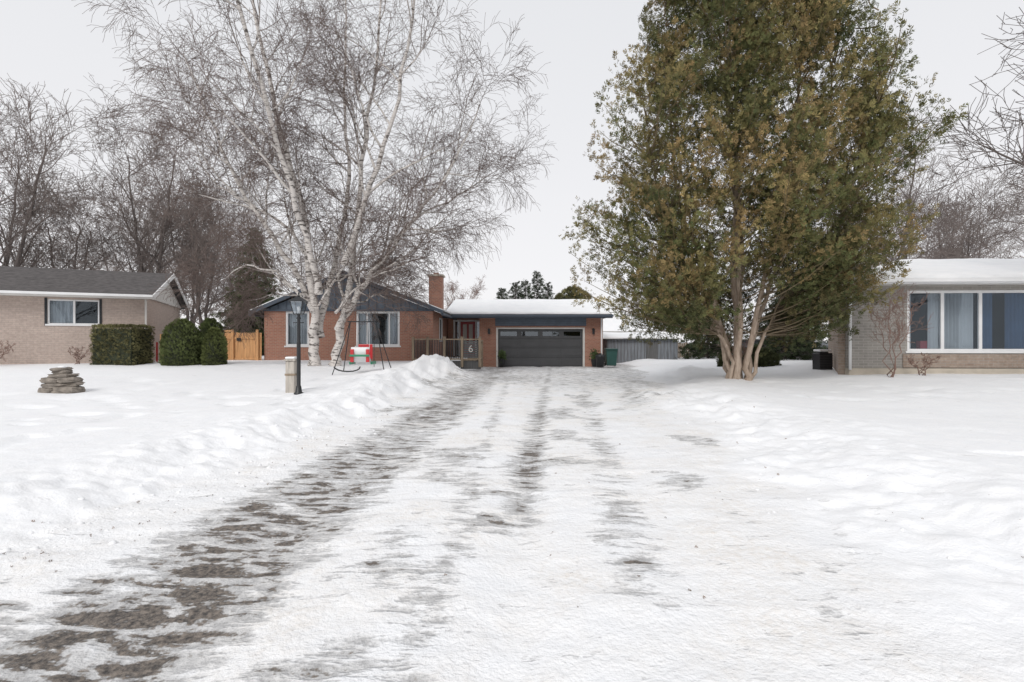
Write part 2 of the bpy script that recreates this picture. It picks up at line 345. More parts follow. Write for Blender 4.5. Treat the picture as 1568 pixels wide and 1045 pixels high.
# ------------------------------------------------------------------ trees
class Tree:
    def __init__(s,seed): s.r=np.random.default_rng(seed);s.poly={}
    def add(s,P,Rr,k):
        s.poly.setdefault((len(P),k),[]).append((P,Rr))
    def branch(s,p,d,L,r,lev,C):
        n=C['n'][lev];step=L/n;pts=[p];rad=[r];dirs=[d]
        trop=C['trop'][lev];wig=C['wig'][lev]
        for i in range(n):
            d=d+s.r.normal(0,wig,3)+np.array([0,0,trop*(1 if trop>0 else (i+1)/n*1.5)])
            d=d/np.linalg.norm(d);p=p+d*step;pts.append(p);dirs.append(d)
            rad.append(max(C['rmin'],r*(1-.8*(i+1)/n)))
        s.add(np.array(pts),np.array(rad),C['k'][lev]);s.kids(pts,rad,dirs,L,lev,C)
    def kids(s,pts,rad,dirs,L,lev,C,t0=None):
        if lev+1>=len(C['n']): return
        m=C['kids'][lev];t0=C['t0'][lev] if t0 is None else t0
        for j in range(m):
            t=t0+(1-t0)*(j+s.r.random())/m;q=t*(len(pts)-1);i=min(int(q),len(pts)-2);f=q-i
            pp=pts[i]*(1-f)+pts[i+1]*f;rr=rad[i]*(1-f)+rad[i+1]*f;dd=dirs[min(i+1,len(dirs)-1)]
            a=R(s.r.uniform(*C['ang'][lev]));u=s.r.normal(0,1,3);u-=dd*u.dot(dd);u/=np.linalg.norm(u)+1e-9
            nd=dd*math.cos(a)+u*math.sin(a)
            nl=C['len'][lev]*(1-.45*t)*s.r.uniform(.6,1.25)
            s.branch(pp,nd/np.linalg.norm(nd),nl,max(C['rmin'],min(rr*.62,nl*C['thick'])),lev+1,C)
    def stem(s,g,r0,r1,C,t0=.2,sub=4):
        g=np.array(g,float);n=len(g);pts=[]
        for i in range(n-1):
            a=g[max(i-1,0)];b=g[i];c=g[i+1];d=g[min(i+2,n-1)]
            for q in range(sub):
                t=q/sub;pts.append(.5*((2*b)+(-a+c)*t+(2*a-5*b+4*c-d)*t*t+(-a+3*b-3*c+d)*t**3)+(s.r.normal(0,.05,3) if i+q else 0))
        pts.append(g[-1]);m=len(pts);rad=[r0+(r1-r0)*(i/(m-1))**.8 for i in range(m)]
        rad[0]*=1.25
        dirs=[(pts[min(i+1,m-1)]-pts[max(i-1,0)]) for i in range(m)];dirs=[d/np.linalg.norm(d) for d in dirs]
        s.add(np.array(pts),np.array(rad),9);s.kids(pts,rad,dirs,0,0,C,t0)
    def build(s,name,mat,parent=None,loc=(0,0,0),rz=0,part=None):
        V=[];F=[];A=[];b=0
        for (n,k),L in s.poly.items():
            P=np.array([q[0] for q in L]);Q=np.array([q[1] for q in L]);m=len(L)
            T=np.empty_like(P);T[:,1:-1]=P[:,2:]-P[:,:-2];T[:,0]=P[:,1]-P[:,0];T[:,-1]=P[:,-1]-P[:,-2]
            T/=np.linalg.norm(T,axis=2,keepdims=True)+1e-9
            ref=np.where(np.abs(T[:,:1,2:3])>.8,np.array([1.,0,0]),np.array([0,0,1.]))
            a=np.cross(T,ref);a/=np.linalg.norm(a,axis=2,keepdims=True)+1e-9;c=np.cross(T,a)
            w=np.arange(k)*2*math.pi/k
            vv=P[:,:,None]+Q[:,:,None,None]*(a[:,:,None]*np.cos(w)[None,None,:,None]+c[:,:,None]*np.sin(w)[None,None,:,None])
            V.append(vv.reshape(-1,3));A.append(np.repeat(Q.reshape(-1),k))
            id_=b+np.arange(m*n*k).reshape(m,n,k);nx_=np.roll(id_,-1,axis=2)
            F.append(np.stack([id_[:,:-1],nx_[:,:-1],nx_[:,1:],id_[:,1:]],-1).reshape(-1,4));b+=m*n*k
        o=npmesh(part or name,np.concatenate(V),np.concatenate(F),mat,parent,True,{'rad':np.concatenate(A)},loc);o.rotation_euler[2]=rz
        return o

BC=dict(n=[0,6,5,3,3],k=[9,6,4,3,3],trop=[0,.07,.03,-.05,-.22],wig=[0,.13,.16,.22,.2],rmin=.0052,
        kids=[13,8,5,4,0],t0=[.2,.2,.15,.1],ang=[(30,65),(30,65),(25,60),(20,55)],len=[4.2,2.2,1.25,.8],thick=.014)
t=Tree(11);by=20;g0=gz(-7.7,by)-.05
def st(p,yo): return [(x,by+yo*(z/14.)**1.1 if z>1 else by+.02*yo,z) for x,z in p]
t.stem(st([(-7.72,g0),(-7.7,1.8),(-7.65,3.3),(-8.0,6.3),(-8.8,9.7),(-9.5,13.2),(-9.8,16)],-1),.22,.03,BC,.22)
t.stem(st([(-6.95,g0),(-6.75,1.8),(-6.45,3.3),(-6.1,7.6),(-5.7,11.7),(-5.3,16.4)],1),.21,.03,BC,.22)
t.stem(st([(-7.6,1.6),(-7.45,3),(-7.1,5),(-6.86,8.4),(-7.25,12.2),(-7.5,16.8)],2.5),.16,.03,BC,.2)
t.stem(st([(-6.75,1.9),(-5.9,3.3),(-4.6,4.9),(-3.3,6.5),(-2.1,8.2),(-1.2,10.2)],-1.5),.12,.02,BC,.15)
t.stem(st([(-7.65,2.6),(-8.8,4.9),(-10.1,6.9),(-11.3,9.4),(-12.3,12.2)],-1),.13,.02,BC,.2)
t.stem(st([(-6.35,4.3),(-5.2,7.2),(-4.1,10),(-3.3,13.4),(-3.1,16)],-2.5),.12,.02,BC,.15)
t.stem(st([(-7.8,4),(-9,5.8),(-10.6,7),(-12.4,8),(-13.8,9.6)],3),.09,.02,BC,.2)
t.stem(st([(-7.1,3.2),(-7.3,6),(-7.9,9.5),(-8.2,13),(-8.4,15.6)],-6),.13,.02,BC,.2)
t.stem(st([(-6.6,3),(-5.5,5.2),(-4.2,6.9),(-2.5,8),(-1.0,9.2)],6),.10,.02,BC,.2)
BL=dict(BC);BL['kids']=[8,6,5,4,0];BL['len']=[2.0,1.3,.9,.6]
t.stem(st([(-7.7,2.9),(-8.8,4.0),(-9.9,4.2),(-11,3.5)],-4),.06,.012,BL,.3)
t.stem(st([(-7.6,2.4),(-8.6,3.2),(-9.8,3.3),(-10.8,2.9)],3),.05,.012,BL,.3)
t.stem(st([(-6.7,2.5),(-5.6,3.6),(-4.4,4.1),(-3.2,4.5)],-4),.05,.012,BL,.2)
t.stem(st([(-6.8,2.3),(-6.0,3.1),(-5.4,3.3),(-4.6,3.0)],4),.05,.012,BL,.2)
t.build('birch_tree',M['birch'])

def bare(seed,H,spread,mat,nst=1,dense=1.,rm=.009):
    C=dict(n=[0,6,4,3,2],k=[8,5,4,3,3],trop=[0,.09,.06,.04,.02],wig=[0,.12,.15,.18,.2],rmin=rm,
        kids=[int(12*dense),7,5,3,0],t0=[.25,.2,.15,.1],ang=[(30,60),(25,55),(25,55),(20,50)],len=[spread,spread*.5,spread*.28,spread*.17],thick=.017)
    t=Tree(seed);r=t.r
    for i in range(nst):
        a=i*6.283/nst+r.uniform(0,1);l=(spread*.25 if nst>1 else .3)
        t.stem([(0.1*math.cos(a),.1*math.sin(a),0),(.15*l*math.cos(a),.15*l*math.sin(a),H*.2),(.5*l*math.cos(a),.5*l*math.sin(a),H*.45),(l*math.cos(a),l*math.sin(a),H*.72),(1.3*l*math.cos(a),1.3*l*math.sin(a),H*.98)],H*.015,.03,C,.25)
    o=t.build('bare_tree',mat);me=o.data;bpy.data.objects.remove(o);return me
T1=bare(21,15,5.5,M['barkf'],2,1.1,.0105);T2=bare(22,13,6.2,M['barkf'],2,1.1,.0105);T3=bare(23,9,3.8,M['barkf'],3,.9);T4=bare(24,7,3.4,M['barkr'],2,.9)
def put(me,x,y,s=1,rz=0,z=.2,name='bare_tree'):
    o=bpy.data.objects.new(name,me);o.location=(x,y,z);o.scale=(s,s,s);o.rotation_euler=(0,0,rz);link(o);return o
for a in [(T2,-31,31,1.08,0),(T1,-37,37,1.02,1),(T1,-25.5,36,.98,2.2),(T3,-21.8,36,1.15,.5),(T2,-33,47,1.05,2),(T3,-25,40,1.2,3.3),(T2,-27,50,.95,4.4),
          (T3,-12.5,46,.8,.9),(T4,-4.6,48,.8,.4),(T3,-29.5,34,1.0,5.2),
          (T1,27.5,37,.97,.8),(T2,34,42,.95,1.9),(T3,39,45,1.3,2.5),(T3,25,44,1.2,4.6),(T2,41,37,.95,3.9),
          (T1,14,-26,1.1,1),(T2,26,-22,1.1,2),(T2,36,-24,1.2,.3),(T1,2,-30,1.1,4),(T2,-12,-28,1.1,5)]:
    put(*a)
put(bare(31,15,6.2,M['bark'],3,1.1),17.4,12.6,1,.6)
for a in [(-47,62,1.2,0),(-28,70,1.1,2),(42,64,1.1,.4),(56,64,1.2,1.4),(20,78,.7,2)]: put(T2,a[0],a[1],a[2],a[3])

# ---- foliage sprays
def spray_template(n=5,L=1.,w=.13,fan=.75):
    v=[];f=[]
    def leaf(p,d,l,ww):
        d=np.array(d,float);d/=np.linalg.norm(d);s=np.cross(d,[0,0,1.]);b=len(v);p=np.array(p,float)
        v.extend([p-s*ww*.35,p+d*l*.55-s*ww,p+d*l,p+d*l*.55+s*ww,]);f.append((b,b+1,b+2,b+3))
    leaf((0,0,0),(0,1,0),L,.04)
    for i in range(n):
        y=L*(.12+.75*i/n);l=L*(.55-.42*i/n)
        for sgn in (-1,1): leaf((0,y,0),(sgn*fan,.85,.25*sgn*(1 if i%2 else -1)),l,w*.55*L)
    return np.array(v),np.array(f)
TV,TF=spray_template(4)
TVc,TFc=spray_template(2,1.,.13,.6)
def frames(d,r,roll=None):
    d=d/(np.linalg.norm(d,axis=1,keepdims=True)+1e-9);u=r.normal(0,1,d.shape);x=np.cross(d,u);x/=np.linalg.norm(x,axis=1,keepdims=True)+1e-9
    z=np.cross(x,d);return np.stack([x,d,z],-1)
def sprays(name,P,D,S,Cc,r,parent=None,mat=None,tv=None,tf=None,loc=(0,0,0)):
    tv=TV if tv is None else tv;tf=TF if tf is None else tf
    Fm=frames(D,r);V=np.einsum('nij,tj->nti',Fm,tv)*S[:,None,None]+P[:,None]
    F=tf[None]+(np.arange(len(P))*len(tv))[:,None,None]
    return npmesh(name,V.reshape(-1,3),F.reshape(-1,4),mat or M['foliage'],parent,attrs={'col':np.repeat(Cc,len(tv),0)},loc=loc)

def cedar():
    r=np.random.default_rng(5);e=empty('cedar_tree',(7.15,16.2,gz(7.15,16.2)))
    zk=[1.3,2.0,3.0,4.0,6.0,8.0,10.0,12.0,14.0,15.6];lr=[2.2,3.8,4.8,5.0,4.7,4.2,3.5,3.0,2.1,.5];rr=[3.2,4.1,4.6,5.1,5.1,5.0,4.8,3.0,2.0,.5]
    C=dict(n=[0,5,4],k=[9,5,3],trop=[0,.1,.1],wig=[0,.12,.2],rmin=.008,kids=[8,4,0],t0=[.25,.2],ang=[(30,60),(25,60)],len=[2.4,.9],thick=.014)
    t=Tree(51);stems=[]
    for i,(bx,byy,ex,ey,h,ra) in enumerate([(-.28,0,-2.2,-.6,9.5,.10),(-.12,-.2,-.9,-1.6,12.5,.12),(.05,.2,.1,.3,15.5,.16),(.18,-.2,1.3,-1.2,12,.12),(.32,0,3.0,.1,11,.11),(.1,.3,.8,2,12.5,.12),(-.2,.25,-1.6,1.7,11,.12),(.34,-.15,3.0,-1.4,8,.07),(-.3,-.15,-2.8,-.8,7,.07)]):
        w=r.normal(0,.12,8)
        g=[(bx,byy,-.1),(bx+.04*ex+w[0]*.4,byy+.05*ey,h*.1),(bx+.25*ex+w[1],byy+.25*ey+w[2],h*.28),(bx+.65*ex+w[3],byy+.65*ey+w[4],h*.55),(bx+ex,byy+ey,h)]
        t.stem(g,ra,.02,C,.35);stems.append(np.array(g,float))
    P=[];D=[];S=[];CI=[];nb=1150
    for b in range(nb):
        z=1.35+13.9*r.random()**1.12
        a=r.uniform(0,2*math.pi)
        if r.random()<.35: a=-math.pi/2+r.normal(0,.9)
        Rl=np.interp(z,zk,lr);Rr=np.interp(z,zk,rr)
        Rx=Rr if math.cos(a)>0 else Rl;Ry=.8*(Rl+Rr)/2
        lob=.76+.44*float(vnoise(np.array([a*2.4+3]),np.array([z*.75]),3)[0])
        q=lob*(r.uniform(.25,.75) if r.random()<.30 else r.uniform(.65,1.02))
        if r.random()<.08: q*=1.1
        tip=np.array([Rx*math.cos(a)*q,Ry*math.sin(a)*q,z])
        if z<2.9 and abs(tip[0])<1.7 and tip[1]<1.5: continue
        if z<3.4 and abs(tip[0])<1.2 and tip[1]<1.0: continue
        if z<2.2 and tip[1]<0 and r.random()<.6: continue
        g=min(stems,key=lambda s:np.hypot(*(np.array([np.interp(z-1,s[:,2],s[:,0]),np.interp(z-1,s[:,2],s[:,1])])-tip[:2]))+r.random()*.8)
        zz=max(1.4,z-.45*np.hypot(tip[0],tip[1])*r.uniform(.5,1));st_=np.array([np.interp(zz,g[:,2],g[:,0]),np.interp(zz,g[:,2],g[:,1]),zz])
        mid=(st_+tip)/2+np.array([(tip[0]-st_[0])*.15,(tip[1]-st_[1])*.15,-.12*abs(z-zz)-.1])
        T=np.linspace(0,1,6)[:,None];cur=(1-T)**2*st_+2*T*(1-T)*mid+T*T*tip
        t.add(cur+r.normal(0,.03,cur.shape)*T,np.linspace(.026,.007,6),3)
        nsb=9
        hv=np.clip(.5+.5*math.sin(tip[0]*1.3+z*.7)+r.normal(0,.25)-.22*np.clip(tip[0]/4,0,1),0,1);base=r.random()
        for s_ in range(nsb):
            u=.35+.68*(s_+r.random())/nsb
            c=(1-u)**2*st_+2*u*(1-u)*mid+u*u*tip;tan=2*(1-u)*(mid-st_)+2*u*(tip-mid);tan/=np.linalg.norm(tan)+1e-9
            dv=tan*.5+r.normal(0,.6,3)+np.array([0,0,.25]);dv/=np.linalg.norm(dv)
            ln=r.uniform(.35,.80)*(1.15-.4*u)
            n=int(12*ln/.5)+2;w=(r.random((n,1)))**.7*1.08
            p=c+dv*ln*w+r.normal(0,1,(n,3))*(.14*(1.25-w))*np.array([1,1,.8])
            P.append(p);D.append(dv+r.normal(0,.42,(n,3))+np.array([0,0,.25]));S.append(r.uniform(.12,.24,n))
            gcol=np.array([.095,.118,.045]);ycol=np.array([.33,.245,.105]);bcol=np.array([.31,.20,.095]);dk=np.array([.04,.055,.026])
            mix=np.clip(r.normal(.50*hv+.20,.14,(n,1))+.2*(w-.5),0,1)*np.clip(u*1.3-.15,0,1)  # golden tint, with lit outer tips and darker inside painted in
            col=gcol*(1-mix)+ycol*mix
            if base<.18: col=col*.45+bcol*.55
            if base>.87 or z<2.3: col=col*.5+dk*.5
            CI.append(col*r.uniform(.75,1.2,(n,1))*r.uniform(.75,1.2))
    P=np.concatenate(P);D=np.concatenate(D);S=np.concatenate(S);CI=np.concatenate(CI)
    t.build('x',M['barkc'],e,part='trunks_and_limbs')
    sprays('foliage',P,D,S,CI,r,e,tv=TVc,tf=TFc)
cedar()

def spruce(name,x,y,H,Rb,col,seed,z0=.1,lev=20,dn=8):
    r=np.random.default_rng(seed);e=empty(name,(x,y,z0));t=Tree(seed)
    t.add(np.array([(0,0,i*H/6) for i in range(7)]),np.linspace(H*.018,.01,7),7)
    P=[];D=[];S=[];Cc=[]
    for i in range(lev*9):
        z=H*(.06+.94*(i/(lev*9))**.9);Rz=Rb*(1-z/H)**.85*r.uniform(.7,1.15)+.12;a=i*2.399+r.normal(0,.3)
        d=np.array([math.cos(a),math.sin(a),0]);tip=d*Rz+np.array([0,0,z-.12*Rz])
        T=np.linspace(0,1,4)[:,None];cur=np.array([0,0,z])*(1-T)+tip*T-np.array([0,0,.15*Rz])*T*(1-T)
        t.add(cur,np.linspace(.03,.008,4),3)
        n=max(5,int(dn*Rz));u=r.uniform(.15,1,(n,1));c=np.array([0,0,z])*(1-u)+tip*u
        P.append(c+r.normal(0,.07,(n,3)));D.append(d*1.+r.normal(0,.45,(n,3))+[0,0,-.12]);S.append(r.uniform(.28,.55,n)*(.6+.4*(1-z/H)))
        k=np.array(col)*r.uniform(.6,1.35,(n,1));Cc.append(k)
    t.build('x',M['bark'],e,part='trunk_and_limbs');sprays('foliage',np.concatenate(P),np.concatenate(D),np.concatenate(S),np.concatenate(Cc),r,e)
spruce('spruce_tree',-16.3,32.5,8.4,2.7,(.08,.10,.045),61,lev=30,dn=14)
spruce('spruce_tree',-18.3,35,5.6,2.2,(.09,.09,.045),62)
spruce('spruce_tree',0.3,44,6.4,2.0,(.045,.06,.035),63)
spruce('spruce_tree',2.1,43,7.2,2.0,(.045,.06,.035),64)
spruce('spruce_tree',1.2,46,6.8,2.2,(.045,.06,.035),68)
spruce('spruce_tree',3.3,47,6.7,2.0,(.045,.06,.035),69)
spruce('spruce_tree',-.9,47,6.2,2.0,(.045,.06,.035),60)
spruce('spruce_tree',16.0,30,4.6,2.0,(.045,.06,.03),66)
spruce('spruce_tree',13.0,34,5.0,2.0,(.045,.06,.03),67)
spruce('spruce_tree',18.0,33,6.0,2.6,(.045,.06,.03),65)
def blob(name,x,y,z0,dim,col,seed,n=2600,kind='round',s=(.14,.26)):
    r=np.random.default_rng(seed);e=empty(name,(x,y,z0));a,b,h=dim
    if kind=='box':
        P=r.uniform(-1,1,(n,3));f=r.integers(0,5,n)
        P[f==0,0]=-1;P[f==1,0]=1;P[f==2,1]=-1;P[f==3,1]=1;P[f==4,2]=1
        Nn=np.where((f<2)[:,None],P*[1,0,0],np.where((f<4)[:,None],P*[0,1,0],[0,0,1]))
        P=P*(1-.06*r.random((n,1)));P=P*[a,b,h/2]+[0,0,h/2]
        core=[(-a*.93,a*.93,-b*.93,b*.93,0,h*.95)];boxes('dark_inner_core',core,M['hcore'],e)  # solid dark box core under the leaf surface
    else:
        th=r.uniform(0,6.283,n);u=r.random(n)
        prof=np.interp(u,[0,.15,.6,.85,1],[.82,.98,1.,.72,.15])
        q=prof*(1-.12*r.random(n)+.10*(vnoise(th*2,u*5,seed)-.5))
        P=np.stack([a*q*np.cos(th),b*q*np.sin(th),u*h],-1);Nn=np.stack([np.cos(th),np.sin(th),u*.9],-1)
        lathe('dark_inner_core',[(min(a,b)*v_*.88,h*w*.97) for w,v_ in [(0,.82),(.15,.98),(.6,1),(.85,.7),(.98,.12)]],M['hcore'],e)  # solid dark core, slightly smaller than the leaf surface
    cl=np.clip(vnoise(P[:,0]*3+9,P[:,2]*3+P[:,1]*2,seed),0,1)[:,None]
    C_=np.array(col)*(.6+.8*cl)*r.uniform(.7,1.3,(n,1))
    sprays('foliage',P,Nn*.8+r.normal(0,.5,(n,3))+[0,0,.6],r.uniform(*s,n),C_,r,e)
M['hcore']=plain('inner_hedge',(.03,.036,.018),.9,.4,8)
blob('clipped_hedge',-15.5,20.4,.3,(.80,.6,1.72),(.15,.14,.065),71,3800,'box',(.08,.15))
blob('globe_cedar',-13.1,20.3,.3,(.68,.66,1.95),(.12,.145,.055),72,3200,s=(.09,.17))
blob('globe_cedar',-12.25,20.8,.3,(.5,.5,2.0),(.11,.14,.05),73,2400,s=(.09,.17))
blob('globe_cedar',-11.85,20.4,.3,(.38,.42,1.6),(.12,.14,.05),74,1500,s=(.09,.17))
blob('round_tree',5.5,46,1.5,(2.0,1.8,4.6),(.15,.145,.07),75,3200,s=(.25,.45))
blob('low_juniper',10.9,23.6,.1,(1.3,.8,.9),(.07,.08,.035),76,1500,s=(.15,.3))
def shrub(name,x,y,H,sp,n,seed,mat,k=8,z=None):
    C=dict(n=[0,5,4,3],k=[6,4,3,3],trop=[0,.06,.04,.02],wig=[0,.15,.2,.2],rmin=.0045,kids=[k,4,3,0],t0=[.3,.2,.1],ang=[(25,50),(25,55),(25,50)],len=[H*.42,H*.22,H*.12],thick=.010)
    t=Tree(seed);r=t.r
    for i in range(n):
        a=i*6.283/n+r.random();t.stem([(0.04*math.cos(a),.04*math.sin(a),-.05),(.3*sp*math.cos(a),.3*sp*math.sin(a),H*.35),(.7*sp*math.cos(a),.7*sp*math.sin(a),H*.7),(sp*math.cos(a),sp*math.sin(a),H)],.018,.005,C,.3)
    t.build(name,mat,loc=(x,y,gz(x,y) if z is None else z))
shrub('bare_shrub',11.55,15.6,2.2,.55,4,81,M['barkr'],9)
shrub('bare_shrub',-19.6,19.4,.75,.45,6,82,M['barkr'],5)
shrub('bare_shrub',-17.3,20.4,.6,.35,5,83,M['barkr'],4)
shrub('bare_shrub',12.9,16.1,.6,.5,5,84,M['barkr'],4)
shrub('bare_shrub',9.5,21.5,1.3,.7,6,85,M['barkr'],5)
def litter():
    r=np.random.default_rng(99);n=260
    y=2.6*np.exp(r.uniform(0,1.7,n));xl=np.interp(y,yk,lk);xr=np.interp(y,yk,rk)
    x=np.where(r.random(n)<.6,xl+r.normal(.2,.35,n),r.uniform(xl,xr+2))
    h=height(x,y)[0];P=np.stack([x,y,h+.004],-1);D=r.normal(0,1,(n,3))*[1,1,.25]+[0,0,.1]
    sprays('dead_leaves_and_grass',P,D,r.uniform(.012,.045,n),np.array([.16,.10,.06])*r.uniform(.5,1.5,(n,1)),r,None,tv=TVc,tf=TFc)
litter()

# ------------------------------------------------------------------ main brick house
def rake(name,e,x0,z0,x1,z1,y0,y1,th,mat):
    dx=x1-x0;dz=z1-z0;l=math.hypot(dx,dz);nxn,nz=-dz/l*th,dx/l*th
    if nz<0:nxn,nz=-nxn,-nz
    return prism(name,[(x0,z0),(x1,z1),(x1+nxn,z1+nz),(x0+nxn,z0+nz)],y0,y1,mat,e)
def snowslab(name,corners,th,mat,parent,nu=60,nv=10,seed=3):
    A,B,C_,D_=[np.array(c,float) for c in corners]
    v=[];f=[]
    for j in range(nv+1):
        for i in range(nu+1):
            s=i/nu;t=j/nv;p=(A*(1-s)+B*s)*(1-t)+(D_*(1-s)+C_*s)*t
            edge=min(1,min(s,1-s)*nu/1.2,.35+t*nv/1.5)
            h=th*edge**.5*(.8+.5*float(fbm(np.array([p[0]*1.1]),np.array([p[1]*1.1+seed]),seed,3)[0]))
            v.append((p[0],p[1]-(.03*float(vnoise(np.array([p[0]*3]),np.array([1.]),seed)[0]) if j==0 else 0),p[2]+h))
    n=len(v)
    for j in range(nv+1):
        for i in range(nu+1):
            s=i/nu;t=j/nv;p=(A*(1-s)+B*s)*(1-t)+(D_*(1-s)+C_*s)*t;v.append(tuple(p+[0,0,.004]))
    w=nu+1
    for j in range(nv):
        for i in range(nu): a=j*w+i;f.append((a,a+1,a+w+1,a+w))
    for i in range(nu): f.append((n+i,n+i+1,i+1,i))
    for j in range(nv): f.append((n+j*w,j*w,(j+1)*w,n+(j+1)*w));f.append((j*w+nu,n+j*w+nu,n+(j+1)*w+nu,(j+1)*w+nu))
    return mesh(name,v,f,mat,parent,True)
def main_house():
    e=empty('brick_house')
    yf=25.;x0,x1=-12.1,-3.86;L=x1-x0
    wr=(-7.6,-5.48);wl=(-11.05,-9.9)
    holes=[(wl[0]-x0,wl[1]-x0,1.2,2.9),(wr[0]-x0,wr[1]-x0,1.2,2.9)]
    wall('front_wall',L,-.1,2.95,holes,.22,M['brick_red'],e,(x0,yf,0))
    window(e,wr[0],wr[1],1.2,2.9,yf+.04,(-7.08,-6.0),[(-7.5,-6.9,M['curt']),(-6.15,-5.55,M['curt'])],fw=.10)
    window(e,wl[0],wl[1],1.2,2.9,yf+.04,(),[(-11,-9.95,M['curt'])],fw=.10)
    wall('side_wall',5.6,-.1,2.95,[(1.9,3.0,1.4,2.7)],.22,M['brick_red'],e,(x1,yf+.222,0),R(90))
    boxes('side_window_frame',[(x1-.06,x1+.03,yf+2.13,yf+2.2,1.41,2.69),(x1-.06,x1+.03,yf+3.14,yf+3.21,1.41,2.69),(x1-.06,x1+.03,yf+2.2,yf+3.14,2.62,2.69),(x1-.06,x1+.03,yf+2.2,yf+3.14,1.41,1.48)],M['white'],e)
    boxes('side_window_pane',[(x1-.05,x1-.04,yf+2.2,yf+3.14,1.48,2.62)],M['glassd'],e)
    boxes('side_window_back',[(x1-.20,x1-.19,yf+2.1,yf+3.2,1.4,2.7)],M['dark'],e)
    wall('left_wall',9,-.1,2.95,[],.22,M['brick_red'],e,(x0+.22,yf+.222,0),R(90))
    wall('rear_wall',L,-.1,2.95,[],.22,M['brick_red'],e,(x0,yf+9.2,0))
    px,pz=-8.15,4.72
    prism('gable_siding',[(x0-.02,2.953),(x1+.02,2.953),(px,pz-.13)],yf-.03,yf+.15,M['blue'],e)
    bt=[]
    x=x0+.3
    while x<x1-.2:
        zt=2.96+(pz-.2-2.96)*(1-abs(x-px)/((x1-px) if x>px else (px-x0)))
        if zt>3.05: bt.append((x-.025,x+.025,yf-.055,yf-.032,2.98,zt))
        x+=.4
    boxes('battens',bt,M['bluedk'],e);boxes('gable_band',[(x0-.03,x1+.03,yf-.075,yf-.034,2.90,3.0)],M['bluedk'],e)
    for nm,xe,xs_ in (('roof_left',x0-.55,1),('roof_right',x1+.5,-1)):
        ze=pz-abs(xe-px)*((pz-3.02)/abs((x0 if xs_>0 else x1)-px))
        rake(nm,e,xe,ze,px,pz,yf-.30,yf+9.6,.10,M['shingle'])
        rake(nm+'_fascia',e,xe,ze-.06,px,pz-.06,yf-.34,yf-.303,.17,M['bluedk'])
        rake(nm+'_edge_snow',e,xe+.02*xs_,ze+.115,px,pz+.115,yf-.33,yf+9.5,.06,M['snow'])
        boxes(nm+'_gutter',[(xe-.06,xe+.06,yf-.3,yf+9.5,ze-.12,ze-.01)],M['bluedk'],e)
    boxes('chimney',[(-4.42,-3.72,27.2,27.9,3.1,4.9)],M['brick_red'],e)
    boxes('chimney_cap',[(-4.50,-3.64,27.12,27.98,4.903,4.99)],M['conc'],e,bevel=.01)
    boxes('chimney_flue',[(-4.2,-3.95,27.4,27.7,4.993,5.1)],M['brick_red'],e)
    yg=29.;gx0,gx1=-1.85,5.15
    wall('garage_front_wall',gx1-gx0,-.15,2.30,[(-.83-gx0,4.05-gx0,-.16,2.17)],.25,M['brick_red'],e,(gx0,yg,0))
    boxes('garage_upper_siding',[(gx0+.9,gx1-.95,yg-.035,yg+.2,2.303,2.80)],M['blue'],e)
    boxes('garage_upper_brick',[(gx0,gx0+.897,yg,yg+.2,2.303,2.80),(gx1-.947,gx1,yg,yg+.2,2.303,2.80)],M['brick_red'],e)
    boxes('garage_siding_laps',[(gx0+.9,gx1-.95,yg-.047,yg-.036,2.32+i*.12,2.335+i*.12) for i in range(4)],M['bluedk'],e)
    wall('garage_side_wall',8,-.15,2.8,[],.22,M['brick_red'],e,(gx1,yg+.253,0),R(90))
    wall('garage_left_wall',1.6,-.15,2.8,[],.22,M['brick_red'],e,(gx0+.22,yg+.253,0),R(90))
    boxes('garage_rear_wall',[(-3.8,gx1,37.3,37.5,-.15,2.8)],M['brick_red'],e)
    boxes('garage_door_trim',[(-.90,-.79,yg-.03,yg+.12,0.0,2.21),(4.01,4.12,yg-.03,yg+.12,0,2.21),(-.785,4.005,yg-.03,yg+.12,2.13,2.21)],M['cream'],e)
    dx0,dx1=-.785,4.005;d=yg+.13
    L1=[(dx0,dx1,d,d+.05,-.05,2.125)];boxes('garage_door_slab',L1,M['chard'],e)
    L2=[];hsec=2.14/4
    for i in range(4):
        z=-.02+i*hsec
        if i<3:
            L2.append((dx0+.01,dx1-.01,d-.02,d-.003,z+.008,z+hsec-.008))
            for k in range(4):
                a=dx0+.08+k*(dx1-dx0-.06)/4;L2.append((a,a+1.07,d-.04,d-.022,z+.10,z+hsec-.10))
    z=-.02+3*hsec;wd=(dx1-dx0)/4
    L2+=[(dx0+.01,dx1-.01,d-.02,d-.003,z+.008,z+.15),(dx0+.01,dx1-.01,d-.02,d-.003,z+hsec-.13,z+hsec-.012)]
    gl=[]
    for k in range(5):
        c=dx0+k*wd;L2.append((max(dx0+.01,c-.13),min(dx1-.01,c+.13),d-.02,d-.003,z+.152,z+hsec-.132))
    for k in range(4): gl.append((dx0+k*wd+.13,dx0+(k+1)*wd-.13,d-.012,d-.006,z+.152,z+hsec-.132))
    boxes('garage_door_panels',L2,M['char'],e,bevel=.006);boxes('garage_door_windows',gl,M['glassd'],e)
    ye=30.6
    wall('entry_wall',2.2,-.1,2.8,[(.30,1.98,.55,2.72)],.2,M['brick_red'],e,(-3.82,ye,0))
    boxes('entry_frame',[(-3.5,-3.40,ye-.04,ye+.1,.56,2.71),(-3.18,-3.08,ye-.04,ye+.1,.56,2.61),(-2.2,-2.10,ye-.04,ye+.1,.56,2.61),(-1.95,-1.85,ye-.04,ye+.1,.56,2.61),(-3.40,-1.85,ye-.04,ye+.1,2.61,2.71)],M['white'],e)
    boxes('sidelights',[(-3.40,-3.18,ye+.03,ye+.04,.6,2.61),(-2.10,-1.95,ye+.03,ye+.04,.6,2.61)],M['glassd'],e)
